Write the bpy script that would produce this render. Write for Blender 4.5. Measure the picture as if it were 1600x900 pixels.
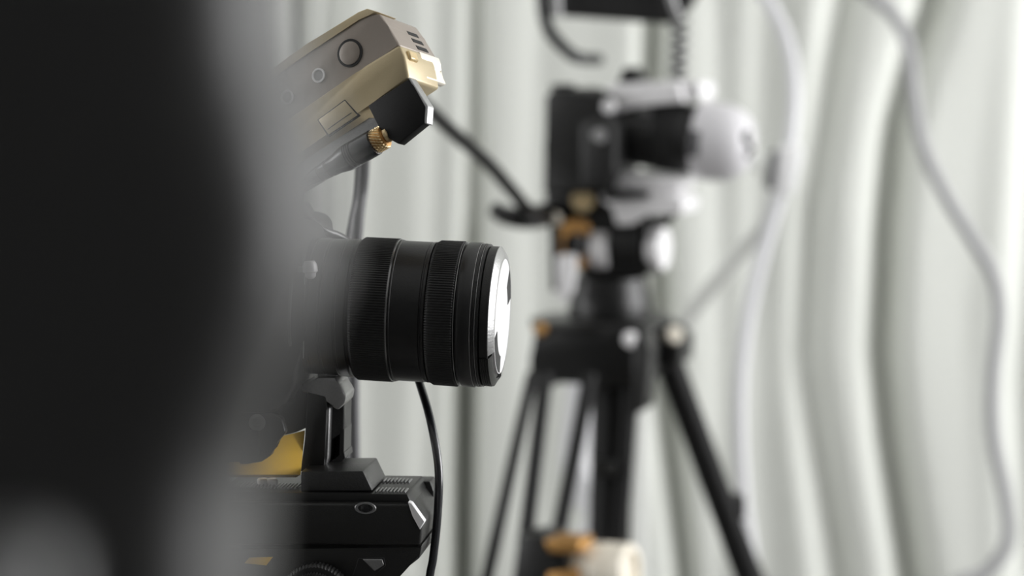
import bpy, bmesh, math, random
from mathutils import Vector, Matrix
random.seed(7)
for o in list(bpy.data.objects): bpy.data.objects.remove(o)
scene = bpy.context.scene
COL = scene.collection
V = Vector

# ------------------------------------------------------------------ camera
FPX = 3778.0                       # 85 mm on a 36 mm sensor, 1600 px wide
CAM = V((0, 0, 1.45)); PITCH = math.radians(6.4)
RT = V((1, 0, 0)); FW = V((0, math.cos(PITCH), -math.sin(PITCH))); UP = V((0, math.sin(PITCH), math.cos(PITCH)))
cd = bpy.data.cameras.new('view_camera'); cam = bpy.data.objects.new('view_camera', cd); COL.objects.link(cam)
cam.location = CAM; cam.rotation_euler = (math.pi/2 - PITCH, 0, 0)
cd.lens = 85; cd.sensor_width = 36; cd.clip_start = 0.02
cd.dof.use_dof = True; cd.dof.focus_distance = 1.335; cd.dof.aperture_fstop = 4.4
scene.camera = cam

# ------------------------------------------------------------------ light
w = bpy.data.worlds.new('daylight'); scene.world = w; w.use_nodes = True
w.node_tree.nodes['Background'].inputs[0].default_value = (0.75, 0.85, 1.0, 1)
w.node_tree.nodes['Background'].inputs[1].default_value = 0.6
ld = bpy.data.lights.new('window_daylight', 'AREA'); ld.shape = 'RECTANGLE'; ld.size = 2.4; ld.size_y = 1.5
ld.energy = 88; ld.color = (1.0, 0.99, 0.985)
lo = bpy.data.objects.new('window_daylight', ld); COL.objects.link(lo)
lo.location = (2.52, 1.7, 1.65); lo.rotation_euler = (math.pi/2, 0, math.pi/2)
l2 = bpy.data.lights.new('curtain_fill_light', 'AREA'); l2.shape = 'RECTANGLE'; l2.size = 1.3; l2.size_y = 1.4  # added fill lamp on the left so the curtain lights evenly
l2.energy = 26; l2.color = (1.0, 0.99, 0.97)
lo2 = bpy.data.objects.new('curtain_fill_light', l2); COL.objects.link(lo2)
lo2.location = (-2.32, 1.9, 1.65); lo2.rotation_euler = (math.pi/2, 0, -math.pi/2)
scene.view_settings.view_transform = 'Standard'; scene.view_settings.look = 'None'
scene.view_settings.gamma = 1; scene.view_settings.exposure = 0.13
try: scene.view_settings.use_curve_mapping = False
except Exception: pass

# ------------------------------------------------------------------ helpers
def P(u, v, d):
    return CAM + FW*d + RT*((u-800)/FPX*d) - UP*((v-450)/FPX*d)
def depth(p): return (p-CAM).dot(FW)
def sc(p): return depth(p)/FPX      # metres per pixel at p
def ray(u, v): return FW + RT*((u-800)/FPX) - UP*((v-450)/FPX)
def hit(u, v, o, n):
    r = ray(u, v); return CAM + r*((o-CAM).dot(n)/r.dot(n))
class Frame:
    def __init__(s, o, yaw):
        s.o = o; a = math.radians(yaw)
        s.e1 = V((math.cos(a), -math.sin(a), 0)); s.e2 = V((math.sin(a), math.cos(a), 0)); s.e3 = V((0, 0, 1))
    def px(s, u, v, w): return hit(u, v, s.o + s.e2*w, s.e2)
MATS = {}
def mat(name, col, rough=0.5, metal=0.0, bump=0.0, scale=200.0, var=0.0, spec=0.5, sheen=0.0):
    if name in MATS: return MATS[name]
    m = bpy.data.materials.new(name); m.use_nodes = True; nt = m.node_tree; b = nt.nodes['Principled BSDF']
    b.inputs['Base Color'].default_value = (*col, 1); b.inputs['Roughness'].default_value = rough
    b.inputs['Metallic'].default_value = metal; b.inputs['Specular IOR Level'].default_value = spec
    tc = nt.nodes.new('ShaderNodeTexCoord'); n = nt.nodes.new('ShaderNodeTexNoise')
    n.inputs['Scale'].default_value = scale; n.inputs['Detail'].default_value = 4
    nt.links.new(tc.outputs['Object'], n.inputs['Vector'])
    if var > 0:
        mx = nt.nodes.new('ShaderNodeMix'); mx.data_type = 'RGBA'
        mx.inputs[6].default_value = (*[c*(1-var) for c in col], 1); mx.inputs[7].default_value = (*[min(1, c*(1+var)) for c in col], 1)
        nt.links.new(n.outputs['Fac'], mx.inputs[0]); nt.links.new(mx.outputs[2], b.inputs['Base Color'])
    if bump > 0:
        bp = nt.nodes.new('ShaderNodeBump'); bp.inputs['Strength'].default_value = bump; bp.inputs['Distance'].default_value = 0.0004
        nt.links.new(n.outputs['Fac'], bp.inputs['Height']); nt.links.new(bp.outputs[0], b.inputs['Normal'])
    MATS[name] = m; return m
BLACK = mat('black_satin_metal', (0.007, 0.007, 0.007), 0.36, 0, 0.15, 900, 0.2)
CRINK = mat('black_crackle_paint', (0.008, 0.008, 0.0075), 0.42, 0, 0.5, 1500, 0.2)
RUBBER = mat('black_rubber', (0.010, 0.010, 0.010), 0.5, 0, 0.1, 1500)
GLOSS = mat('black_glossy_plastic', (0.01, 0.01, 0.011), 0.22)
SHELL = mat('black_shell_plastic', (0.014, 0.014, 0.014), 0.45, 0, 0.2, 600)
SILVER = mat('brushed_silver', (0.88, 0.87, 0.88), 0.35, 0.1, 0.1, 700, 0.05)
WHITE = mat('white_lacquer', (0.68, 0.67, 0.69), 0.35, 0.0)
GREYM = mat('grey_metal', (0.30, 0.30, 0.30), 0.4, 0.8, 0.3, 900, 0.15)
GUN = mat('gunmetal_casting', (0.03, 0.03, 0.03), 0.3, 0.0, 0.6, 900, 0.3)
GOLD = mat('champagne_paint', (0.52, 0.43, 0.27), 0.34, 0.25, 0.15, 1500, 0.05)
MAUVE = mat('mauve_brown_paint', (0.30, 0.26, 0.225), 0.42, 0.15, 0.15, 1500, 0.05)
EDGE_GLINT = mat('edge_highlight_metal', (0.28, 0.28, 0.28), 0.25, 0.9)  # bright metal colour stands in for highlights on lens edges
CAST = mat('bright_cast_metal', (0.42, 0.42, 0.42), 0.3, 0.75, 0.4, 900, 0.15)
MATTE = mat('black_matte_paint', (0.007, 0.007, 0.007), 0.6, 0, 0.2, 900, spec=0.25)
CLIPW = mat('white_plastic', (0.9, 0.9, 0.9), 0.35)
BRASS = mat('brass', (0.72, 0.56, 0.32), 0.3, 0.6, 0.2, 900, 0.1)
BRONZE = mat('bronze', (0.55, 0.30, 0.10), 0.4, 0.6)
CREAM = mat('cream_gold_paint', (0.92, 0.86, 0.74), 0.3, 0.1)
YELLOW = mat('yellow_plastic', (0.95, 0.56, 0.005), 0.5, 0, 0.05, 400, 0.03)
CABLE = mat('black_cable_jacket', (0.014, 0.015, 0.018), 0.25, spec=0.9)
CABGREY = mat('grey_cable_jacket', (0.38, 0.38, 0.39), 0.5)
CABDARK = mat('dark_grey_cable_jacket', (0.09, 0.09, 0.095), 0.5)
CABWHITE = mat('white_cable_jacket', (0.72, 0.72, 0.74), 0.4)
FGM = mat('black_leatherette', (0.016, 0.016, 0.016), 0.5, 0, 0.2, 600, spec=0.8)
HOLE = mat('dark_recess', (0.006, 0.006, 0.006), 0.7)

def mk(name, bm, m, parent=None, smooth=True, angle=35):
    bmesh.ops.recalc_face_normals(bm, faces=bm.faces)
    me = bpy.data.meshes.new(name)
    off = V((0, 0, 0)); q = parent
    while q is not None: off += q.location; q = q.parent
    if parent is None:
        off = V((0, 0, 0))
    bmesh.ops.translate(bm, verts=bm.verts, vec=-off)
    bm.to_mesh(me); bm.free()
    for p in me.polygons: p.use_smooth = smooth
    if smooth: me.set_sharp_from_angle(angle=math.radians(angle))
    me.materials.append(m)
    o = bpy.data.objects.new(name, me); COL.objects.link(o)
    if parent is not None: o.parent = parent
    return o
def thing(name, label, cat, loc, group=None):
    o = bpy.data.objects.new(name, None); COL.objects.link(o); o.location = loc; o.empty_display_size = 0.02
    o['label'] = label; o['category'] = cat
    if group: o['group'] = group
    return o
def tag(o, label, cat, group=None):
    o['label'] = label; o['category'] = cat
    if group: o['group'] = group
    return o
def struct(o): o['kind'] = 'structure'; return o
def perp(ax):
    ax = ax.normalized(); a = V((0, 0, 1)) if abs(ax.z) < 0.9 else V((1, 0, 0))
    x = a.cross(ax).normalized(); return x, ax.cross(x)
def lathe(prof, O, ax, n=64, teeth=0, td=0.0, bm=None, caps=True, twist=0.0):
    """prof: (s, r) in metres along ax.  teeth: radial ribs of depth td."""
    bm = bm or bmesh.new(); ax = ax.normalized(); x, y = perp(ax)
    if teeth: n = teeth*4
    rings = []
    for (s, r) in prof:
        ring = []
        for i in range(n):
            a = 2*math.pi*i/n + twist*s
            rr = r - (td if teeth and (i % 4) >= 2 and r > 0 else 0)
            ring.append(bm.verts.new(O + ax*s + (x*math.cos(a) + y*math.sin(a))*max(rr, 1e-6)))
        rings.append(ring)
    for a, b in zip(rings, rings[1:]):
        for i in range(n): bm.faces.new((a[i], a[(i+1) % n], b[(i+1) % n], b[i]))
    if caps:
        bm.faces.new(rings[0][::-1]); bm.faces.new(rings[-1])
    return bm
def prism(front, ext, bevel=0.0, seg=2, bm=None):
    bm = bm or bmesh.new()
    a = [bm.verts.new(p) for p in front]; b = [bm.verts.new(p + ext) for p in front]
    fs = [bm.faces.new(a), bm.faces.new(b[::-1])]
    n = len(a)
    for i in range(n): fs.append(bm.faces.new((a[i], b[i], b[(i+1) % n], a[(i+1) % n])))
    if bevel > 0:
        es = list({e for f in fs for e in f.edges})
        bmesh.ops.bevel(bm, geom=es, offset=bevel, segments=seg, profile=0.5, affect='EDGES', clamp_overlap=True)
    return bm
def box(c, sx, sy, sz, ax=None, bevel=0.0, seg=2, bm=None):
    x, y, z = ax or (V((1, 0, 0)), V((0, 1, 0)), V((0, 0, 1)))
    f = [c + x*(sx/2*i) + z*(sz/2*k) - y*(sy/2) for i, k in ((-1, -1), (1, -1), (1, 1), (-1, 1))]
    return prism(f, y*sy, bevel, seg, bm)
def spline(pts, sub=10):
    if len(pts) == 2: return pts
    out = []; q = [pts[0]*2-pts[1]] + list(pts) + [pts[-1]*2-pts[-2]]
    for i in range(1, len(q)-2):
        for k in range(sub):
            t = k/sub; p0, p1, p2, p3 = q[i-1:i+3]
            out.append(0.5*((2*p1) + (p2-p0)*t + (2*p0-5*p1+4*p2-p3)*t*t + (3*p1-p0-3*p2+p3)*t**3))
    out.append(pts[-1]); return out
def tube(pts, r, n=14, sub=10, bm=None, r2=None):
    bm = bm or bmesh.new(); c = spline(pts, sub); rings = []
    t0 = (c[1]-c[0]).normalized(); x, y = perp(t0)
    for i, p in enumerate(c):
        t = (c[min(i+1, len(c)-1)] - c[max(i-1, 0)]).normalized()
        x = (x - t*x.dot(t)).normalized(); y = t.cross(x)
        rr = r if r2 is None else r + (r2-r)*i/(len(c)-1)
        rings.append([bm.verts.new(p + (x*math.cos(2*math.pi*k/n) + y*math.sin(2*math.pi*k/n))*rr) for k in range(n)])
    for a, b in zip(rings, rings[1:]):
        for k in range(n): bm.faces.new((a[k], a[(k+1) % n], b[(k+1) % n], b[k]))
    bm.faces.new(rings[0][::-1]); bm.faces.new(rings[-1]); return bm
def to_floor(a, b, z=0.012):
    t = (z - a.z)/(b.z - a.z); return a + (b-a)*t
def foot(p, parent, r=0.016):
    f = mk('rubber_foot', lathe([(0, r*0.9), (0.004, r), (0.02, r), (0.03, r*0.7)], V((p.x, p.y, 0.0)), V((0, 0, 1)), 20), RUBBER, parent)
    return f

# ------------------------------------------------------------------ setting
WALLM = mat('painted_wall', (0.5, 0.5, 0.49), 0.9, 0, 0.1, 40, 0.04)
X0, X1, Y0, Y1, H = -2.1, 2.3, -1.3, 3.32, 2.7
def slab(x0, x1, y0, y1, z0, z1, bm=None):
    return box(V(((x0+x1)/2, (y0+y1)/2, (z0+z1)/2)), x1-x0, y1-y0, z1-z0, bm=bm)
struct(mk('floor', slab(X0-.1, X1+.1, Y0-.1, Y1+.1, -0.1, 0), mat('studio_floor', (0.16, 0.155, 0.15), 0.6, 0, 0.2, 30, 0.1), smooth=False))
struct(mk('ceiling', slab(X0-.1, X1+.1, Y0-.1, Y1+.1, H, H+.1), mat('ceiling_paint', (0.8, 0.8, 0.79), 0.9, 0, 0.1, 40), smooth=False))
LY0, LY1 = 1.2, 2.6  # opening in the left wall, added for the curtain fill lamp
bm = slab(X0-.1, X0, Y0, LY0, 0, H); slab(X0-.1, X0, LY1, Y1, 0, H, bm); slab(X0-.1, X0, LY0, LY1, 0, .9, bm); slab(X0-.1, X0, LY0, LY1, 2.4, H, bm)
struct(mk('wall_left', bm, WALLM, smooth=False))
struct(mk('wall_back', slab(X0, X1, Y1, Y1+.1, 0, H), WALLM, smooth=False))
struct(mk('wall_front', slab(X0, X1, Y0-.1, Y0, 0, H), mat('dark_wall_paint', (0.16, 0.16, 0.16), 0.9, 0, 0.1, 40, 0.04), smooth=False))
WY0, WY1, WZ0, WZ1 = 0.5, 2.9, 0.9, 2.4
bm = slab(X1, X1+.1, Y0, WY0, 0, H); slab(X1, X1+.1, WY1, Y1, 0, H, bm); slab(X1, X1+.1, WY0, WY1, 0, WZ0, bm); slab(X1, X1+.1, WY0, WY1, WZ1, H, bm)
struct(mk('wall_right', bm, WALLM, smooth=False))
win = bpy.data.objects.new('window_1', None); COL.objects.link(win); win.location = (X1+.05, (WY0+WY1)/2, WZ0); struct(win)
fm = mat('window_frame_paint', (0.8, 0.8, 0.79), 0.5)
bm = slab(X1+.03, X1+.07, WY0, WY0+.05, WZ0, WZ1); slab(X1+.03, X1+.07, WY1-.05, WY1, WZ0, WZ1, bm)
slab(X1+.03, X1+.07, WY0, WY1, WZ0, WZ0+.05, bm); slab(X1+.03, X1+.07, WY0, WY1, WZ1-.05, WZ1, bm)
mk('window_frame', bm, fm, win, False)
mk('mullion', slab(X1+.035, X1+.065, 1.68, 1.72, WZ0+.05, WZ1-.05), fm, win, False)

fill_win = bpy.data.objects.new('added_fill_window', None); COL.objects.link(fill_win); fill_win.location = (X0-.05, (LY0+LY1)/2, WZ0); struct(fill_win)  # invented window, frames the added fill lamp
bm = slab(X0-.07, X0-.03, LY0, LY0+.05, WZ0, WZ1); slab(X0-.07, X0-.03, LY1-.05, LY1, WZ0, WZ1, bm)
slab(X0-.07, X0-.03, LY0, LY1, WZ0, WZ0+.05, bm); slab(X0-.07, X0-.03, LY0, LY1, WZ1-.05, WZ1, bm)
mk('window_frame', bm, fm, fill_win, False)
mk('mullion', slab(X0-.065, X0-.035, (LY0+LY1)/2-.02, (LY0+LY1)/2+.02, WZ0+.05, WZ1-.05), fm, fill_win, False)

# curtain: real folds; each valley follows its own path down the cloth
FOLDS = [  # (path as (row, column), depth m, width px)
    ([(-150, 1490), (0, 1462), (100, 1428), (200, 1402), (350, 1388), (560, 1380), (700, 1394), (900, 1424), (1100, 1450)], .06, 25),
    ([(-150, 1345), (0, 1318), (100, 1300), (330, 1268), (560, 1258), (700, 1276), (900, 1308), (1100, 1330)], .032, 27),
    ([(-150, 742), (0, 742), (340, 740), (560, 727), (900, 722), (1100, 722)], .085, 18, [(0, .3), (350, .4), (600, 1)]),
    ([(-150, 690), (300, 684), (900, 660)], .014, 24),
    ([(-150, 1024), (0, 1022), (130, 1018), (600, 1036), (900, 1072), (1100, 1085)], .05, 19),
    ([(-150, 1125), (0, 1125), (400, 1128), (900, 1130)], .014, 28),
    ([(-150, 1215), (400, 1190), (700, 1195), (900, 1210)], .016, 34),
    ([(-150, 455), (900, 440)], .045, 24),
    ([(-150, 520), (300, 505), (900, 500)], .020, 24),
    ([(-150, 605), (300, 590), (900, 580)], .010, 26),
    ([(-150, 850), (300, 838), (900, 850)], .010, 28),
    ([(-150, 1660), (400, 1625), (600, 1610), (900, 1625)], .04, 38),
    ([(-150, 1580), (200, 1545), (500, 1520), (900, 1530)], .006, 36)]
for k in range(-9, 5): FOLDS.append(([(-150, k*95+12*math.sin(k*3)), (900, k*95)], .03+.015*math.sin(k*5), 24))
for k in range(0, 12): FOLDS.append(([(-150, 1760+k*110), (900, 1720+k*110)], .04+.015*math.sin(k*5), 28))
def lerp(path, v):
    if v <= path[0][0]: return path[0][1]
    for (a, ua), (b, ub) in zip(path, path[1:]):
        if v <= b:
            t = (v-a)/(b-a); t = t*t*(3-2*t) if len(path) > 3 and False else t
            return ua + (ub-ua)*t
    return path[-1][1]
YC = 3.05
def curtain():
    bm = bmesh.new(); NX, NZ = 1250, 70; x0, x1, z0, z1 = -1.25, 2.15, 0.02, 2.62; rows = []
    for j in range(NZ+1):
        z = z0 + (z1-z0)*j/NZ
        q = V((0, YC, z)) - CAM; d = q.dot(FW); v = 450 - q.dot(UP)/d*FPX
        us = [(lerp(f[0], v), f[1]*(lerp(f[3], v) if len(f) > 3 else 1), f[2]) for f in FOLDS]; row = []
        for i in range(NX+1):
            x = x0 + (x1-x0)*i/NX; u = 800 + x/d*FPX
            y = YC + 0.0018*math.sin(u*.043 + v*.0011) + .003*math.sin(u*.021+2+v*.002)
            for uc, a, s in us:
                t = (u-uc)/s
                if abs(t) < 3.2: y += a*math.exp(-t*t)
            row.append(bm.verts.new((x, y, z)))
        rows.append(row)
    for a, b in zip(rows, rows[1:]):
        for i in range(NX): bm.faces.new((a[i], a[i+1], b[i+1], b[i]))
    return bm
cm = mat('curtain_cloth', (0.725, 0.74, 0.695), 0.85, 0, 0.2, 500, 0.03)
nt = cm.node_tree; b = nt.nodes['Principled BSDF']
ct = mk('curtain', curtain(), cm, None, True, 180)
tag(ct, 'pale grey-green cloth curtain with long folds filling the background', 'curtain')
rl = mk('curtain_rail', lathe([(0, .014), (3.43, .014)], V((-1.27, YC+.02, 2.63)), V((1, 0, 0)), 20), GREYM, ct)
mk('rail_bracket', slab(-.02, .02, YC+.02, Y1, 2.625, 2.645), GREYM, ct, False)

# ------------------------------------------------------------------ camera in focus
F1 = Frame(P(622, 485, 1.36), 7.4); U = 1.36/FPX
TL = math.radians(2.3)
AX = (F1.e1*math.cos(TL) - V((0, 0, 1))*math.sin(TL)).normalized()
def L1(prof, **k): return lathe([(s*U, r*U) for s, r in prof], F1.o, AX, **k)
def q1(pts, w): return [F1.px(u, v, w*U) for u, v in pts]
def seg(prof, a0, a1, n=40, O=None, ax=None, unit=None):
    """solid of revolution between two angles, closed profile (s, r)"""
    O = O or F1.o; ax = ax or AX; unit = unit or U
    bm = bmesh.new(); x, y = perp(ax); rings = []
    for i in range(n+1):
        a = math.radians(a0 + (a1-a0)*i/n)
        rings.append([bm.verts.new(O + ax*(t*unit) + (x*math.cos(a)+y*math.sin(a))*(r*unit)) for t, r in prof])
    m = len(prof)
    for a, b in zip(rings, rings[1:]):
        for k in range(m): bm.faces.new((a[k], a[(k+1) % m], b[(k+1) % m], b[k]))
    bm.faces.new(rings[0]); bm.faces.new(rings[-1][::-1]); return bm
camera = thing('mirrorless_camera', 'black mirrorless camera in sharp focus with a long capped zoom lens', 'camera', F1.px(430, 640, 0))
# body: rounded block seen from its side
bm = prism(q1([(300, 350), (452, 350), (468, 362), (472, 400), (474, 470), (471, 545), (462, 600), (440, 640), (418, 648), (300, 648)], -95), F1.e2*(250*U), 10*U, 3)
body = mk('body', bm, SHELL, camera)
mk('top_plate', prism(q1([(300, 330), (440, 330), (452, 352), (300, 352)], -75), F1.e2*(200*U), 6*U, 2), BLACK, body)
mk('hot_shoe', prism(q1([(360, 318), (430, 318), (430, 331), (360, 331)], -5), F1.e2*(60*U), 1.5*U, 1), GREYM, body)
mk('seam', tube(q1([(476, 430), (475, 500), (474, 560)], -97), .9*U, 8), GREYM, body)
lug = lathe([(s*U, r*U) for s, r in [(0, 8), (6, 11), (9, 11.5), (16, 11.5), (18, 9), (24, 8), (27, 5)]], F1.px(484, 408, -100*U), V((0.05, 0, -1)), 28)
mk('strap_lug', lug, SILVER, body)
mk('lug_post', box(F1.px(474, 421, -98*U), 16*U, 8*U, 9*U, (F1.e1, F1.e2, F1.e3), 1*U), GREYM, body)
# lens
lens = mk('lens', L1([(-160, 98), (-158, 107), (-128, 107), (-127, 106), (-124, 106), (-123, 107), (-108, 107), (-107, 105.5), (-104, 105.5), (-103, 107), (-84, 107.5), (-83, 106), (-80, 106), (-79, 108), (-66, 108.5), (-64, 106), (-58, 106),
      (2, 106), (2.2, 110.6), (4.2, 110.6), (5, 109.4), (49, 109.6), (50, 108), (52, 108), (53, 109.6), (57, 109.8), (58, 107), (103, 107), (104.5, 105), (107.5, 105), (108.3, 111.8), (110, 112.6), (128, 112.8), (129.2, 112), (129.6, 110.2), (131.5, 110.2), (132, 111.6), (135, 111.8), (135.6, 109.6), (137.2, 109.6), (137.8, 111.2), (141, 111.2), (142, 104), (150, 104), (150, 60)], n=128), BLACK, camera)
mk('zoom_ring', L1([(-60, 107), (-59, 109), (-55, 112), (-2, 112.3), (-1.2, 111), (0.5, 110)], teeth=170, td=1.5*U), RUBBER, lens)
mk('zoom_trim_glint', L1([(-1.4, 109), (-1.3, 111.2), (1.2, 111.5), (1.6, 109)], n=128), EDGE_GLINT, lens)  # trim ring coloured bright to imitate the edge highlight
mk('focus_ring', L1([(57.5, 107), (59, 110), (64, 113), (100, 113.5), (101.5, 112), (102.5, 109)], teeth=170, td=1.5*U), RUBBER, lens)
mk('mount_highlight_ring', L1([(-152, 107.2), (-151, 108.6), (-148, 108.6), (-147, 107.2)], n=96), GREYM, lens)
for e, rr in ((103.6, 112.2), (129.3, 112.6), (136.4, 111.4)):  # thin bright rings imitate light caught on the barrel edges
    mk('edge_glint_ring', L1([(e-.5, rr-2.5), (e-.45, rr-.2), (e, rr), (e+.45, rr-.2), (e+.5, rr-2.5)], n=128), EDGE_GLINT, lens)
mk('release_mark', seg([(132, 105), (132, 112.4), (136, 112.4), (136, 105)], 140, 146, 6), BLACK, lens)
# lens cap (clipped on): ribbed pinch tab, bright bevel and face with dark finger wells
cap = mk('lens_cap', L1([(142.5, 100), (142.6, 107), (143.5, 108), (156, 108), (156.5, 97), (160, 95), (160, 50)], n=128), CRINK, camera)
mk('cap_bevel', seg([(156, 90), (156, 108.4), (157, 108.4), (164.5, 97.5), (165.2, 95), (165.2, 90)], -84, 207.5, 110), CAST, cap)
mk('cap_face', L1([(158, 60), (158, 90), (164.6, 89.5), (165, 89), (165, 40), (165, 8)], n=96), SILVER, cap)  # silver colour stands in for the glossy reflection on the face
tab = [(142.8, 100), (142.8, 109)]
for k in range(4): tab += [(144.2+k*3, 110), (145.6+k*3, 110), (145.9+k*3, 108.6), (146.9+k*3, 108.6)]
tab += [(157, 109.5), (162, 100), (162, 96), (156, 96)]
mk('pinch_tab', seg(tab, 210, 273, 30), CRINK, cap)
mk('finger_well', seg([(161, 62), (161, 88), (165.6, 88), (165.6, 62)], 195, 262, 24), HOLE, cap)
mk('finger_well', seg([(161, 55), (161, 90), (165.6, 90), (165.6, 55)], 12, 48, 24), HOLE, cap)

# ------------------------------------------------------------------ lens support and tripod head below the camera
sup = thing('lens_support', 'grey metal upright bracket with wedge foot propping the lens', 'bracket', F1.px(520, 768, 0))
mk('saddle', prism(q1([(471, 602), (478, 596), (486, 600), (494, 590), (524, 590), (529, 599), (541, 618), (539, 630), (528, 641), (520, 637), (508, 622), (496, 614), (471, 613)], -40), F1.e2*(70*U), 3*U, 2), CAST, sup)
mk('saddle_pad', prism(q1([(496, 582), (526, 582), (526, 592), (496, 592)], -25), F1.e2*(40*U), 2*U, 2), GREYM, sup)
col = mk('upright', prism(q1([(480, 613), (508, 620), (512, 640), (505, 715), (508, 737), (469, 737), (476, 690)], -42), F1.e2*(28*U), 2*U, 2), SHELL, sup)
mk('upright_edge', prism(q1([(508, 625), (516, 637), (513, 715), (508, 737), (504, 716)], -30), F1.e2*(20*U), 1.5*U, 1), GREYM, col)
# side cheek with the square opening, standing behind the upright
ck = [(516, 632), (536, 632), (536, 736), (516, 736)]
bm = prism(q1([(514, 628), (538, 626), (537, 676), (514, 690)], -12), F1.e2*(60*U), 1.5*U, 1)
prism(q1([(531, 672), (538, 670), (537, 712), (530, 712)], -12), F1.e2*(60*U), 1*U, 1, bm)
prism(q1([(512, 684), (518, 688), (516, 725), (510, 735)], -12), F1.e2*(60*U), 1*U, 1, bm)
prism(q1([(509, 737), (516, 722), (538, 706), (540, 716), (520, 737)], -12), F1.e2*(60*U), 1*U, 1, bm)
mk('cheek', bm, GUN, sup)
mk('cheek_recess', prism(q1([(514, 685), (532, 675), (532, 712), (514, 725)], 20), F1.e2*(25*U)), HOLE, sup)
# wedge foot
fa = q1([(470, 737), (567, 736), (582, 767), (470, 768)], -95)
mk('wedge_foot', prism(fa, F1.e2*(115*U), 2*U, 2), GUN, sup)
mk('foot_rail', prism(q1([(485, 766), (600, 768), (600, 774), (485, 772)], -80), F1.e2*(90*U), 1*U, 1), BLACK, sup)

head = thing('tripod', 'black tripod with yellow markings on its head under the camera in focus', 'tripod', F1.px(500, 960, 0))
plate = mk('quick_release_plate', prism(q1([(340, 768), (636, 772), (644, 789), (340, 789)], -105), F1.e2*(150*U), 2.5*U, 2), BLACK, head)
# serrated grip pads, each rib a raised bar
for wv in (-82, -5):
    for k in range(9):
        c = F1.px(592 + k*5.6 + (wv+82)*0.10, 0, wv*U); c = F1.px(590 + k*5.6 + (6 if wv > -50 else 0), 768 if wv < -50 else 757, wv*U)
        top = q1([(340, 768), (636, 772)], -105)[1].z
        c.z = top + 1.0*U
        mk('grip_rib', box(c, 2.8*U, 30*U, 3*U, (F1.e1, F1.e2, F1.e3), .6*U, 1), GREYM, plate)
for k in range(22):
    c = F1.px(352 + k*5.4, 768, -70*U); c.z = top + 1.0*U
    mk('grip_rib', box(c, 2.4*U, 40*U, 3*U, (F1.e1, F1.e2, F1.e3), .6*U, 1), GREYM, plate)
for k in range(2):
    c = F1.px(410 + k*15, 750, -60*U); c.z = top + 5*U
    mk('clamp_screw', lathe([(-6*U, 8*U), (-4*U, 9*U), (3*U, 9*U), (5*U, 7*U)], c, V((0, 0, 1)), 12), SILVER, plate)
hs = mk('housing', prism(q1([(340, 785), (638, 787), (661, 818), (657, 853), (340, 852)], -118), F1.e2*(200*U), 5*U, 3), CRINK, head)
mk('corner_facet', prism(q1([(637, 784), (643, 786), (664, 815), (656, 828), (644, 806)], -119.5), F1.e2*(14*U), 1*U, 1), SILVER, hs)
mk('end_lug', prism(q1([(650, 752), (672, 752), (678, 768), (676, 806), (655, 815)], 30), F1.e2*(45*U), 3*U, 2), BLACK, hs)
lv = lathe([(-3*U, 17*U), (0, 17*U), (1.5*U, 15.5*U), (1.5*U, 12*U), (-1*U, 11*U), (-1*U, 2*U)], F1.px(571, 794, -118*U), -F1.e2, 36)
for vtx in lv.verts: vtx.co.z = F1.px(571, 794, -118*U).z + (vtx.co.z - F1.px(571, 794, -118*U).z)*0.55
mk('level_window', lv, GREYM, hs)
mk('level_glass', lathe([(-2*U, 8*U), (0.5*U, 7*U), (2.5*U, 3*U)], F1.px(571, 794, -118*U), -F1.e2, 24), GLOSS, hs)
lw = mk('lower_housing', prism(q1([(340, 856), (651, 859), (660, 850), (656, 872), (628, 892), (600, 930), (340, 930)], -116), F1.e2*(190*U), 4*U, 2), CRINK, head)
mk('housing_recess', prism(q1([(560, 872), (600, 871), (603, 884), (575, 908), (548, 908)], -117), F1.e2*(6*U), 1*U, 1), HOLE, lw)
mk('recess_face', prism(q1([(566, 874), (597, 874), (600, 883), (585, 893)], -118.5), F1.e2*(4*U), 1*U, 1), GREYM, lw)
kb = lathe([(0, 52*U), (6*U, 56*U), (20*U, 56*U), (24*U, 52*U), (24*U, 44*U), (28*U, 42*U), (30*U, 20*U)], F1.px(497, 932, -116*U), -F1.e2, 72, teeth=60, td=1.5*U)
mk('tension_knob', kb, RUBBER, head)
mk('yellow_mark', prism(q1([(382, 880), (389, 871.5), (426, 870.5), (416, 883.5)], -117.5), F1.e2*(3*U)), YELLOW, lw, False)
YN = (F1.e2*.8 - F1.e1*.5 - V((0, 0, .35))).normalized(); YO = F1.px(440, 735, -70*U)
yb = mk('yellow_block', prism([hit(u, v, YO, YN) for u, v in [(330, 722), (400, 722), (440, 681), (455, 678), (477, 672), (470, 742), (330, 742)]], YN*(22*U), 1*U, 2), YELLOW, head)
# bracket between body and plate, with screw
mk('base_bracket', prism(q1([(300, 645), (425, 645), (440, 655), (446, 676), (434, 690), (426, 700), (423, 712), (408, 722), (385, 725), (300, 725)], -100), F1.e2*(20*U), 3*U, 2), BLACK, camera)
mk('base_block', prism(q1([(300, 600), (478, 600), (480, 668), (462, 676), (444, 680), (300, 684)], -30), F1.e2*(60*U), 3*U, 2), SHELL, camera)
bs = mk('bracket_screw', lathe([(0, 13*U), (3*U, 13*U), (4*U, 11*U), (4*U, 7*U), (1*U, 6*U), (1*U, 2*U)], F1.px(402, 660, -100*U), -F1.e2, 28), GREYM, camera)
mk('bracket_tab', prism(q1([(385, 672), (404, 672), (404, 712), (390, 712), (396, 695)], -104), F1.e2*(8*U), 1*U, 1), SHELL, camera)
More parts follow.
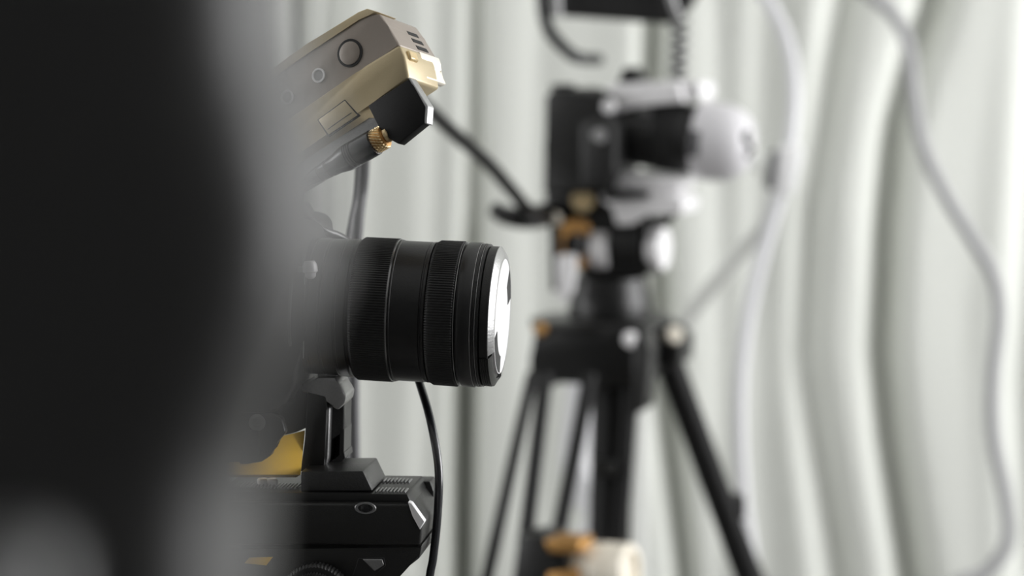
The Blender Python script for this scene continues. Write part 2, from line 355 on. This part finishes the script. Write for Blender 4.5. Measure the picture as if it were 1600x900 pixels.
# bowl and legs below the frame
hb = F1.px(500, 930, -20*U)
mk('bowl', lathe([(0, .045), (.02, .05), (.05, .05), (.09, .03)], hb + V((0, 0, -.0)), V((0, 0, -1)), 40), BLACK, head)
for a in (100, 220, 340):
    d = V((math.cos(math.radians(a)), math.sin(math.radians(a)), 0)); p0 = hb + d*.04 + V((0, 0, -.06)); p1 = V((hb.x, hb.y, .02)) + d*.36
    lg = mk('leg', tube([p0, p1], .017, 16, r2=.012), BLACK, head); foot(p1, lg)

# ------------------------------------------------------------------ gold wireless transmitter above the camera
TN = V((60, 120, -24)).normalized(); TO = P(560, 130, 1.33)
def qt(pts, off=0): return [hit(u, v, TO, TN) + TN*(off*U) for u, v in pts]
tx = thing('video_transmitter', 'champagne gold and brown wireless transmitter box tilted above the lens', 'transmitter', P(470, 270, 1.38))
up = mk('upper_shell', prism(qt([(352, 168), (480, 78), (560, 25), (577, 19), (594, 22), (606, 40), (626, 72), (560, 116), (352, 258)]), TN*(118*U), 4*U, 3), MAUVE, tx)
mk('top_bevel', prism(qt([(352, 160), (480, 69), (560, 19), (574, 13.5), (592, 19), (578, 24), (562, 31), (480, 85), (352, 175)], -2), TN*(60*U), 2*U, 2), GOLD, tx)
lo_ = mk('lower_shell', prism(qt([(352, 254), (560, 113), (570, 104), (626, 70), (634, 88), (641, 124), (586, 160), (470, 240), (352, 318)], -4), TN*(100*U), 5*U, 3), GOLD, tx)
mk('seam_line', tube(qt([(352, 257), (560, 116), (574, 112), (577, 105), (626, 73)], -1), 1.0*U, 8, 6), HOLE, up)
dr = mk('port_door', prism(qt([(500, 188), (541, 158), (561, 181), (516, 211)], -5.5), TN*(6*U), 1.2*U, 2), GOLD, tx)
mk('door_groove', tube(qt([(515, 203), (533, 190), (552, 177)], -5.6), .7*U, 6), HOLE, dr)
mk('door_gap', prism(qt([(498, 188), (541, 156), (564, 181), (515, 214)], -4.3), TN*(4*U)), HOLE, dr)
def ringat(name, u, v, ro, ri, m, parent, h=1.5):
    c = qt([(u, v)])[0]
    return mk(name, lathe([(0, ro*U), (h*U, ro*U), (h*U, ri*U), (-.5*U, ri*U), (-.5*U, ri*.5*U)], c, -TN, 48), m, parent)
bt = ringat('power_button', 547, 83, 22, 18.5, HOLE, tx, 1.2)
mk('button_face', lathe([(0, 18*U), (1.5*U, 18*U), (2.2*U, 16.5*U), (2.2*U, 5*U)], qt([(547, 83)])[0], -TN, 40), MAUVE, bt)
for u, v in ((498, 118), (449, 152)):
    pr = ringat('socket', u, v, 11.5, 8.5, SILVER, tx, 2)
    mk('socket_pin', lathe([(0, 8*U), (.6*U, 7.8*U), (.6*U, 2*U)], qt([(u, v)])[0], -TN, 24), GREYM, pr)
# end face details
ev = TN
for k in range(3):
    a = qt([(606+k*0, 40)], 0)[0]
    f = qt([(603 + k*7.5, 38 + k*11.5), (607 + k*7.5, 44 + k*11.5), (605 + k*7.5, 45.5 + k*11.5), (601 + k*7.5, 39.5 + k*11.5)], 62)
    mk('vent_slot', prism([p + RT*(1.5*U) + UP*(1.0*U) for p in f], TN*(34*U)), HOLE, up)
mk('end_ledge', prism(qt([(612, 78), (628, 70), (632, 82), (628, 92), (640, 113), (630, 118)], 56), TN*(66*U), 3*U, 2), CREAM, tx)
mk('lock_notch', prism(qt([(622, 84), (634, 76), (639, 90), (628, 98)], 8), TN*(26*U), 2*U, 1), BRASS, tx)
blk = mk('battery_block', prism(qt([(578, 166), (641, 125), (650, 134), (669, 168), (667, 193), (626, 226), (613, 219), (594, 198)], -7), TN*(20*U), 2*U, 2), MATTE, tx)
mk('block_edge', prism(qt([(640, 122), (644, 122), (671.5, 166), (669.5, 194), (666, 194), (667.5, 168)], -6.5), TN*(20*U), 1*U, 1), CAST, blk)
mk('belt_rail', prism(qt([(420, 286), (470, 252), (574, 183), (589, 184), (598, 194), (590, 200), (470, 278), (420, 308)], 4), TN*(60*U), 2*U, 2), GREYM, tx)
# holding arm down to the hot shoe, hidden behind the foreground
mk('mount_arm', tube([F1.px(395, 320, 25*U), F1.px(385, 290, 30*U), qt([(372, 262)], 50)[0]], 16*U, 16), BLACK, tx)

# antenna lead: connector with knurled collar, boot and cable
lead = thing('connector_lead', 'black plug with knurled brass collar and cable looping behind the lens', 'cable', P(500, 262, 1.36))
ca = qt([(607, 209)], 2)[0]; cb = qt([(478, 281)], 6)[0]; cdv = (cb-ca)
cl = cdv.length; cdir = cdv.normalized()
mk('coupling_nut', lathe([(-2*U, 9*U), (0, 12*U), (5*U, 12*U), (7*U, 10*U), (14*U, 10*U)], ca, cdir, 12), BRASS, lead)
bmk = lathe([(8*U, 13.5*U)] + [((9+k*1.5)*U, (19 if k % 3 else 17.6)*U) for k in range(12)] + [(27*U, 14*U)], ca, cdir, teeth=22, td=2.6*U, twist=95)
mk('knurled_collar', bmk, BRASS, lead)
mk('collar_core', lathe([(6*U, 10*U), (8*U, 16.5*U), (27*U, 16.5*U)], ca, cdir, 32), BRONZE, lead)
pf = [(27, 16), (28, 20.5), (60, 20.5)]
for k in range(4): pf += [(62+k*4, 20.5), (62.5+k*4, 19), (64+k*4, 19), (64.5+k*4, 20.5)]
pf += [(84, 20), (100, 16), (112, 15), (113, 13.5), (117, 13.5), (118, 14.5), (128, 13), (129, 11.5), (133, 11.5), (134, 12.5), (cl/U-2, 9), (cl/U, 6)]
mk('plug_boot', lathe([(s*U, r*U) for s, r in pf], ca, cdir, 40), CABLE, lead)
cab = [cb, F1.px(470, 296, -30*U), F1.px(468, 318, -10*U), F1.px(484, 343, 40*U), F1.px(508, 361, 90*U), F1.px(540, 376, 125*U), F1.px(590, 430, 140*U), F1.px(630, 520, 135*U), F1.px(655, 597, 60*U), F1.px(672, 655, 0), F1.px(685, 730, -35*U), F1.px(684, 800, -40*U), F1.px(677, 870, -40*U), F1.px(668, 930, -40*U), F1.px(640, 1200, -40*U)]
mk('cable', tube(cab, 6.6*U, 16, 12), CABLE, lead)

# two cables hanging behind the camera
c1 = tag(mk('hanging_cable', tube([qt([(560, 120)], 100)[0], P(572, 150, 1.47), P(569, 200, 1.56), P(566, 280, 1.62), P(558, 350, 1.62), P(552, 450, 1.62), P(552, 600, 1.62), P(553, 720, 1.62), P(556, 1000, 1.62), P(556, 1500, 1.62)], .0042, 14), CABDARK), 'thick dark grey cable hanging straight down behind the lens', 'cable')
c2 = tag(mk('hanging_cable', tube([qt([(545, 135)], 100)[0], P(560, 190, 1.5), P(558, 260, 1.57), P(554, 310, 1.59), P(546, 350, 1.58), P(542, 380, 1.58), P(540, 460, 1.58), P(541, 600, 1.58), P(541, 900, 1.58), P(541, 1500, 1.58)], .0018, 10), CABDARK), 'thin dark cable hanging beside the thicker one behind the lens', 'cable')

# ------------------------------------------------------------------ second camera, out of focus
F2 = Frame(P(960, 300, 2.36), 20); U2 = 2.36/FPX
def q2(pts, w): return [F2.px(u, v, w) for u, v in pts]
def pr2(pts, w, dep, bev=3, seg=2): return prism(q2(pts, w), F2.e2*dep, bev*U2, seg)
cam2 = thing('retro_camera', 'blurred silver and black camera with white cap standing on the far tripod', 'camera', F2.px(960, 305, .05))
b2 = mk('body', pr2([(851, 150), (862, 140), (893, 140), (903, 150), (924, 152), (934, 141), (950, 148), (955, 170), (952, 302), (848, 302), (851, 230)], 0, .095, 6, 3), CRINK, cam2)
mk('grip', pr2([(905, 190), (945, 178), (962, 200), (962, 270), (945, 295), (905, 295)], -.012, .03, 8, 3), RUBBER, cam2)
mk('silver_top', pr2([(944, 140), (958, 131), (1060, 127), (1068, 160), (1000, 166), (962, 172), (946, 182)], .02, .07, 4, 2), SILVER, cam2)
mk('flash_hump', pr2([(1045, 127), (1090, 128), (1096, 138), (1094, 156), (1058, 160)], .03, .055, 4, 2), SILVER, cam2)
mk('front_dial', lathe([(0, 11*U2), (8*U2, 11*U2), (10*U2, 9*U2)], F2.px(953, 166, .005), -F2.e2, 28), SILVER, cam2)
mk('shutter_dial', lathe([(0, 20*U2), (9*U2, 20*U2), (10*U2, 18*U2)], F2.px(880, 141, .04), V((0, 0, 1)), 36), BLACK, cam2)
mk('hot_shoe_cover', pr2([(964, 131), (968, 122), (974, 106), (988, 105), (997, 122), (998, 131)], .035, .03, 2, 2), GLOSS, cam2)
mk('silver_base', pr2([(930, 268), (1056, 276), (1062, 296), (1050, 303), (930, 300)], .02, .06, 4, 2), SILVER, cam2)
mk('front_button', lathe([(0, 12*U2), (6*U2, 12*U2), (9*U2, 9*U2)], F2.px(936, 212, -.012), F2.e1*.7-F2.e2, 24), GREYM, cam2)
t2 = math.radians(5.0); A2 = (F2.e1*math.cos(t2) - V((0, 0, 1))*math.sin(t2)).normalized()
O2 = F2.px(975, 206, .05); s2 = sc(O2)
def L2(prof, **k): return lathe([(s*s2, r*s2) for s, r in prof], O2, A2, **k)
ln2 = mk('lens', L2([(-30, 44), (-28, 50), (10, 50), (12, 48), (16, 48), (18, 51), (52, 52), (54, 50), (58, 50), (60, 53), (98, 54), (100, 52), (104, 52), (106, 55), (126, 56), (126, 30)], n=72), BLACK, cam2)
mk('focus_ring', L2([(60, 52), (61, 54.5), (97, 55), (98, 53)], teeth=90, td=1.2*s2), RUBBER, ln2)
mk('aperture_mark', box(O2 + A2*(45*s2) + V((0, 0, 1))*(38*s2) - F2.e2*(37*s2), 22*s2, 6*s2, 14*s2, (A2, F2.e2, F2.e3), 2*s2), GREYM, ln2)
DOME = [(122, 40), (122.5, 59), (125, 61), (150, 61), (168, 59), (182, 54), (194, 46), (202, 36), (207, 24), (209, 10), (209.3, 1)]
wc = mk('lens_cap', L2(DOME, n=72), WHITE, cam2)
mk('pinch_tab', seg([(124, 50), (124, 62.5), (138, 62.5), (142, 58), (142, 50)], 163, 200, 20, O2, A2, s2), CABDARK, wc)
# S-shaped mark on the cap
x2, y2 = perp(A2)
def dome_s(rr):
    for (sa, ra), (sb, rb) in zip(DOME[3:], DOME[4:]):
        if rb <= rr <= ra: return sa + (sb-sa)*(ra-rr)/(ra-rb)
    return 209.3
spts = []
for k in range(17):
    t = k/16; a = t*2*math.pi
    xx = -math.sin(a)*8 - 24; yy = (0.5-t)*36 + 4
    spts.append(O2 + (A2*dome_s(math.hypot(xx, yy)) + x2*xx + y2*yy)*s2)
mk('cap_emblem', tube(spts, 5.5*s2, 8, 4), HOLE, wc)

# fluid head + tripod below second camera
tri = thing('tripod', 'blurred black video tripod with spread legs carrying the silver camera', 'tripod', V((F2.px(945, 700, .03).x, F2.px(945, 700, .03).y, 0)))
mk('quick_release_plate', pr2([(938, 302), (1000, 302), (1056, 306), (1068, 318), (1064, 336), (1006, 334), (985, 352), (962, 352), (958, 322), (940, 316)], .01, .06, 3, 2), SILVER, tri)
mk('plate_slot', pr2([(940, 298), (1004, 299), (1010, 310), (942, 314)], -.002, .066, 2, 1), BLACK, tri)
hd = mk('head_body', pr2([(850, 300), (950, 302), (960, 345), (1012, 342), (1016, 420), (1012, 432), (905, 432), (900, 400), (880, 350), (850, 345)], .03, .06, 6, 3), BLACK, tri)
mk('clamp_knob', lathe([(0, 17*U2), (16*U2, 19*U2), (18*U2, 17*U2)], F2.px(915, 312, .025), -F2.e2, 12), BRASS, hd)
mk('drag_dial', lathe([(0, 40*U2), (14*U2, 40*U2), (16*U2, 36*U2), (16*U2, 24*U2), (10*U2, 20*U2), (10*U2, 8*U2)], F2.px(897, 380, .03), (-F2.e2*1 + F2.e1*.75), 40), BRONZE, hd)
mk('dial_hub', lathe([(8*U2, 20*U2), (20*U2, 18*U2), (22*U2, 8*U2)], F2.px(895, 382, .03), (-F2.e2 + F2.e1*.75), 30), BLACK, hd)
mk('tilt_drum', lathe([(0, 36*U2), (4*U2, 38*U2), (26*U2, 38*U2), (30*U2, 35*U2)], F2.px(930, 388, .045), F2.e1, 40), SILVER, hd)
mk('tilt_drum', lathe([(0, 34*U2), (3*U2, 36*U2), (22*U2, 36*U2), (26*U2, 32*U2)], F2.px(1016, 388, .05), F2.e1, 40), SILVER, hd)
mk('drum_collar', lathe([(0, 44*U2), (50*U2, 44*U2)], F2.px(963, 380, .05), F2.e1, 40), BLACK, hd)
mk('plate_lever', tube(q2([(1010, 342), (1030, 348), (1044, 345), (1050, 330)], .03), 7*U2, 12), BLACK, hd)
mk('brake_lever', pr2([(866, 398), (898, 398), (893, 455), (880, 475), (868, 462)], .0, .012, 3, 2), SILVER, hd)
mk('lever_edge', pr2([(858, 350), (872, 355), (874, 455), (860, 455)], .0, .012, 3, 2), BLACK, hd)
mk('bubble_level', lathe([(0, 12*U2), (6*U2, 12*U2), (8*U2, 9*U2)], F2.px(867, 342, .01), -F2.e2, 24), CREAM, hd)
mk('pan_base', lathe([(0, 66*U2), (5*U2, 68*U2), (30*U2, 66*U2), (60*U2, 60*U2), (68*U2, 58*U2), (72*U2, 50*U2)], F2.px(953, 498, .06), V((0, 0, 1)), 48), BLACK, hd)
hn = mk('pan_handle', tube([P(600, 100, 2.05), P(690, 190, 2.14), P(760, 253, 2.24), P(800, 298, 2.31), P(832, 332, 2.36), F2.px(870, 325, .04)], .0066, 14), BLACK, tri)
mk('handle_clamp', tube([P(772, 327, 2.35), P(795, 338, 2.36), P(830, 340, 2.37), F2.px(870, 330, .04)], .008, 14, r2=.013), BLACK, hn)
mk('handle_grip', tube([P(598, 98, 2.048), P(625, 125, 2.075), P(650, 150, 2.1)], .0105, 16), RUBBER, hn)
# apex / bowl
mk('bowl_rim', lathe([(0, 80*U2), (3*U2, 104*U2), (12*U2, 106*U2), (16*U2, 100*U2)], F2.px(930, 512, .06), V((0, 0, 1)), 48), BLACK, tri)
ap = mk('apex', pr2([(836, 504), (1000, 506), (1010, 520), (1004, 602), (936, 606), (912, 594), (864, 592), (850, 612), (824, 610), (828, 560)], .0, .10, 6, 3), BLACK, tri)
mk('apex_cheek', pr2([(988, 530), (1006, 520), (1016, 540), (1008, 640), (988, 650)], -.012, .03, 5, 3), GUN, ap)
mk('bolt', lathe([(0, 13*U2), (5*U2, 13*U2), (10*U2, 9*U2), (12*U2, 3*U2)], F2.px(984, 531, -.008), (-F2.e2*.6 + F2.e1*.75 + V((0, 0, .25))), 24), SILVER, ap)
mk('bolt', lathe([(0, 11*U2), (5*U2, 11*U2), (9*U2, 7*U2)], F2.px(845, 514, .0), -F2.e2, 24), BRONZE, ap)
mk('apex_arm', pr2([(1000, 512), (1040, 508), (1064, 530), (1062, 570), (1030, 575), (1000, 545)], .05, .05, 6, 3), BLACK, ap)
mk('bolt', lathe([(0, 14*U2), (6*U2, 14*U2), (10*U2, 11*U2), (11*U2, 4*U2)], F2.px(1052, 524, .05), (-F2.e2*.8 + F2.e1*.4 + V((0, 0, .3))), 24), CREAM, ap)
def leg(tubes, nm='leg'):
    root = None; ends = []
    for a, b, r in tubes:
        e = to_floor(a, b, .018); ends.append(e)
        o = mk(nm if root is None else 'leg_tube', tube([a, b, e], r, 16, 2), MATTE, tri if root is None else root)
        root = root or o
    foot(ends[0], root, .018)
    return root
leg([(P(832, 585, 2.30), P(764, 890, 2.22), 9.5*U2)])
leg([(P(852, 585, 2.32), P(822, 840, 2.27), 12*U2)])
leg([(P(922, 585, 2.34), P(872, 840, 2.30), 12*U2)])
lc = leg([(P(958, 580, 2.43), P(952, 840, 2.42), 33*U2), (P(988, 580, 2.40), P(972, 800, 2.40), 13*U2)])
mk('leg_clamp', box(P(945, 730, 2.40), 40*U2, 30*U2, 26*U2, None, 4*U2), CRINK, lc)
lr = leg([(P(1038, 545, 2.45), P(1158, 870, 2.52), 23*U2), (P(1055, 580, 2.48), P(1176, 880, 2.56), 11*U2)])
mk('leg_clamp', box(P(1140, 790, 2.51), 50*U2, 40*U2, 40*U2, None, 5*U2), CRINK, lr)

# gold device clamped between the legs
F3 = Frame(P(930, 885, 2.18), 24); U3 = 2.18/FPX
gd = thing('gold_lamp', 'small gold cylindrical lamp on a black block between tripod legs', 'lamp', F3.px(900, 960, .03))
mk('clamp_block', prism([F3.px(u, v, .0) for u, v in [(807, 838), (852, 838), (856, 868), (886, 870), (886, 892), (850, 894), (850, 990), (807, 990)]], F3.e2*.05, 3*U3, 2), BLACK, gd)
mk('top_arm', prism([F3.px(u, v, .0) for u, v in [(842, 848), (855, 842), (905, 846), (905, 866), (860, 864)]], F3.e2*.035, 3*U3, 2), BRONZE, gd)
mk('lower_arm', prism([F3.px(u, v, .0) for u, v in [(856, 894), (900, 890), (900, 930), (850, 930)]], F3.e2*.035, 3*U3, 2), BRONZE, gd)
bb = lathe([(0, 36*U3), (4*U3, 46*U3), (72*U3, 50*U3), (76*U3, 47*U3), (82*U3, 47*U3), (85*U3, 51*U3), (104*U3, 51*U3), (108*U3, 47*U3), (108*U3, 38*U3), (98*U3, 36*U3), (98*U3, 10*U3)], F3.px(888, 890, .035), F3.e1, 56)
br = mk('barrel', bb, CREAM, gd)
mk('barrel_band', lathe([(8*U3, 44*U3), (9*U3, 48.5*U3), (24*U3, 49*U3), (25*U3, 46*U3)], F3.px(888, 890, .035), F3.e1, 56), GOLD, br)
st = mk('stem', tube([F3.px(828, 985, .025), V((F3.px(828, 985, .025).x, F3.px(828, 985, .025).y, .01))], .009, 14), BLACK, gd)
mk('stem_base', lathe([(0, .06), (.006, .06), (.012, .02)], V((F3.px(828, 985, .025).x, F3.px(828, 985, .025).y, 0)), V((0, 0, 1)), 32), BLACK, gd)

# white cloth-like cable loop behind the legs
wl = tag(mk('cable', tube([P(912, 560, 2.62), P(906, 640, 2.62), P(898, 720, 2.62), P(912, 770, 2.6), P(938, 800, 2.58), P(926, 838, 2.56), P(890, 870, 2.56), P(870, 980, 2.6), P(868, 1500, 2.66)], .016, 16), CABWHITE), 'thick white cable hanging in a bend behind the far tripod legs', 'cable')

# ------------------------------------------------------------------ hanging black lamp above second camera
F4 = Frame(P(960, 0, 2.45), 6); U4 = 2.45/FPX
hl = thing('hanging_light', 'blurred black light housing hanging at the top above the far camera', 'lamp', F4.px(960, -120, .05))
mk('housing', prism([F4.px(u, v, 0) for u, v in [(838, -120), (1120, -120), (1088, -5), (1064, 30), (1050, 38), (884, 26), (852, 26), (838, -20)]], F4.e2*.09, 6*U4, 2), SHELL, hl)
mk('strut', tube([F4.px(872, -60, -.012), F4.px(870, 0, -.012), F4.px(872, 26, -.012)], 7*U4, 12), GREYM, hl)
mk('strut', tube([F4.px(1038, -60, -.012), F4.px(1050, 0, -.012), F4.px(1062, 32, -.012)], 7*U4, 12), GREYM, hl)
pp = F4.px(970, -115, .05)
mk('ceiling_pole', tube([pp, V((pp.x, pp.y, H))], .012, 16), BLACK, hl)
mk('power_lead', tube([F4.px(846, -40, .02), F4.px(848, 10, .02), F4.px(858, 48, .02), F4.px(880, 74, .02), F4.px(902, 90, .02), F4.px(935, 93, .06)], 10*U4, 12), CABLE, hl)
co = []
for k in range(90):
    t = k/89; a = t*2*math.pi*5.5
    c = P(1062 - 4*t, 34 + 100*t, 2.47); co.append(c + V((math.cos(a)*12*U4, math.sin(a)*12*U4, 0)))
tag(mk('coiled_cable', tube(co, 4*U4, 8, 2), CABDARK), 'small coiled grey cable dangling under the right corner of the light', 'cable')

# ------------------------------------------------------------------ pale cables at right
wcab = thing('white_cable', 'pale white cord with a clip curving down right of the white lens cap', 'cable', P(1175, 900, 2.7))
mk('cable_run', tube([V((P(1090, -330, 2.8).x, 2.8, 2.68)), P(1110, -900, 2.8), P(1120, -330, 2.78), P(1165, -60, 2.75), P(1200, 0, 2.73), P(1228, 60, 2.72), P(1240, 130, 2.71), P(1236, 210, 2.7), P(1222, 290, 2.7), P(1196, 380, 2.7), P(1172, 480, 2.7), P(1158, 580, 2.7), P(1156, 680, 2.7), P(1164, 800, 2.7), P(1180, 900, 2.7), P(1215, 1100, 2.7), P(1250, 1600, 2.75)], .0078, 16), CABWHITE, wcab)
mk('clip', prism([P(u, v, 2.66) for u, v in [(1214, 230), (1250, 222), (1256, 240), (1242, 302), (1208, 306)]], FW*.04, .003, 2), CLIPW, wcab)
mk('clip_jaw', prism([P(u, v, 2.655) for u, v in [(1204, 238), (1216, 232), (1210, 298), (1197, 290)]], FW*.03, .002, 2), CABDARK, wcab)
gc = tag(mk('cable', tube([P(1168, 238, 2.78), P(1192, 262, 2.76), P(1207, 285, 2.735), P(1200, 335, 2.74), P(1178, 372, 2.78), P(1120, 440, 2.82), P(1065, 508, 2.86), P(1030, 560, 2.9), P(1000, 700, 2.92), P(990, 1500, 2.94)], .0095, 14), mat('pale_cable_jacket', (0.72, 0.73, 0.70), 0.6)), 'slanting grey cable running from the white clip down behind the tripod', 'cable')
rc = tag(mk('grey_cable', tube([V((P(1190, -330, 2.93).x, 2.95, 2.68)), P(1190, -900, 2.94), P(1200, -260, 2.93), P(1300, -60, 2.92), P(1362, -8, 2.92), P(1400, 28, 2.92), P(1420, 75, 2.92), P(1427, 140, 2.92), P(1440, 220, 2.92), P(1475, 300, 2.92), P(1520, 375, 2.92), P(1552, 430, 2.92), P(1562, 490, 2.92), P(1552, 590, 2.92), P(1553, 680, 2.92), P(1572, 780, 2.92), P(1574, 850, 2.92), P(1540, 895, 2.92), P(1480, 930, 2.92), P(1400, 1100, 2.92), P(1380, 1600, 2.92)], .0085, 16), CABGREY), 'long grey cord snaking down the curtain at the right edge', 'cable')

# ------------------------------------------------------------------ black housing right in front of the lens
D0 = 0.355; px0 = D0/FPX
fg = thing('foreground_camera', 'large black camera housing, very blurred, filling the left foreground', 'camera', P(100, 1150, .37))
RIM = [(-500, 420), (-200, 430), (0, 448), (100, 458), (200, 490), (330, 518), (450, 506), (570, 462), (650, 424), (720, 398), (780, 390), (900, 386), (1000, 380), (1100, 365)]
bm = bmesh.new(); rows = []
NR = 60
for j in range(NR+1):
    v = -480 + (1100+480)*j/NR
    us = lerp(RIM, v); t = abs(j/NR*2-1); shr = 1 - max(0, t-.9)*2.5
    pr = P(us, v, D0); xr = pr.x*1.0; xl = -.165; z = pr.z
    cy = pr.y + .012; hy = .040*shr; hx = (xr-xl)/2*shr; cx = (xr+xl)/2
    row = []
    for k in range(56):
        a = 2*math.pi*k/56; c, s_ = math.cos(a), math.sin(a); e = 2/5.0
        row.append(bm.verts.new((cx + hx*math.copysign(abs(c)**e, c), cy + hy*math.copysign(abs(s_)**e, s_), z)))
    rows.append(row)
for a, b in zip(rows, rows[1:]):
    for k in range(56): bm.faces.new((a[k], a[(k+1) % 56], b[(k+1) % 56], b[k]))
bm.faces.new(rows[0]); bm.faces.new(rows[-1][::-1])
hsg = mk('housing', bm, FGM, fg, True, 50)
mk('side_plate', prism([P(u, v, .305) for u, v in [(-350, 855), (50, 855), (80, 885), (80, 1180), (-350, 1180)]], V((0, .012, 0)), .002, 2), CAST, fg)
fb = P(60, 1095, .362)
mk('foot_plate', box(fb, .09, .06, .012, None, .002), BLACK, fg)
mk('column', tube([fb, V((fb.x, fb.y, .55))], .016, 20), BLACK, fg)
for a in (60, 180, 300):
    d = V((math.cos(math.radians(a)), math.sin(math.radians(a)), 0)); p0 = V((fb.x, fb.y, 1.02)) + d*.012; p1 = V((fb.x, fb.y, .02)) + d*.38
    lg = mk('leg', tube([p0, p1], .014, 14, r2=.010), BLACK, fg); foot(p1, lg)
mk('control_dial', lathe([(-.004, .016), (.008, .016), (.010, .014)], V((-.06, D0+.03, P(0, -480, D0).z)), V((0, 0, 1)), teeth=30, td=.0008), BLACK, fg)
mk('rear_screen', slab(-.168, -.163, D0-.008, D0+.05, P(0, 700, D0).z, P(0, 100, D0).z), GLOSS, fg, False)
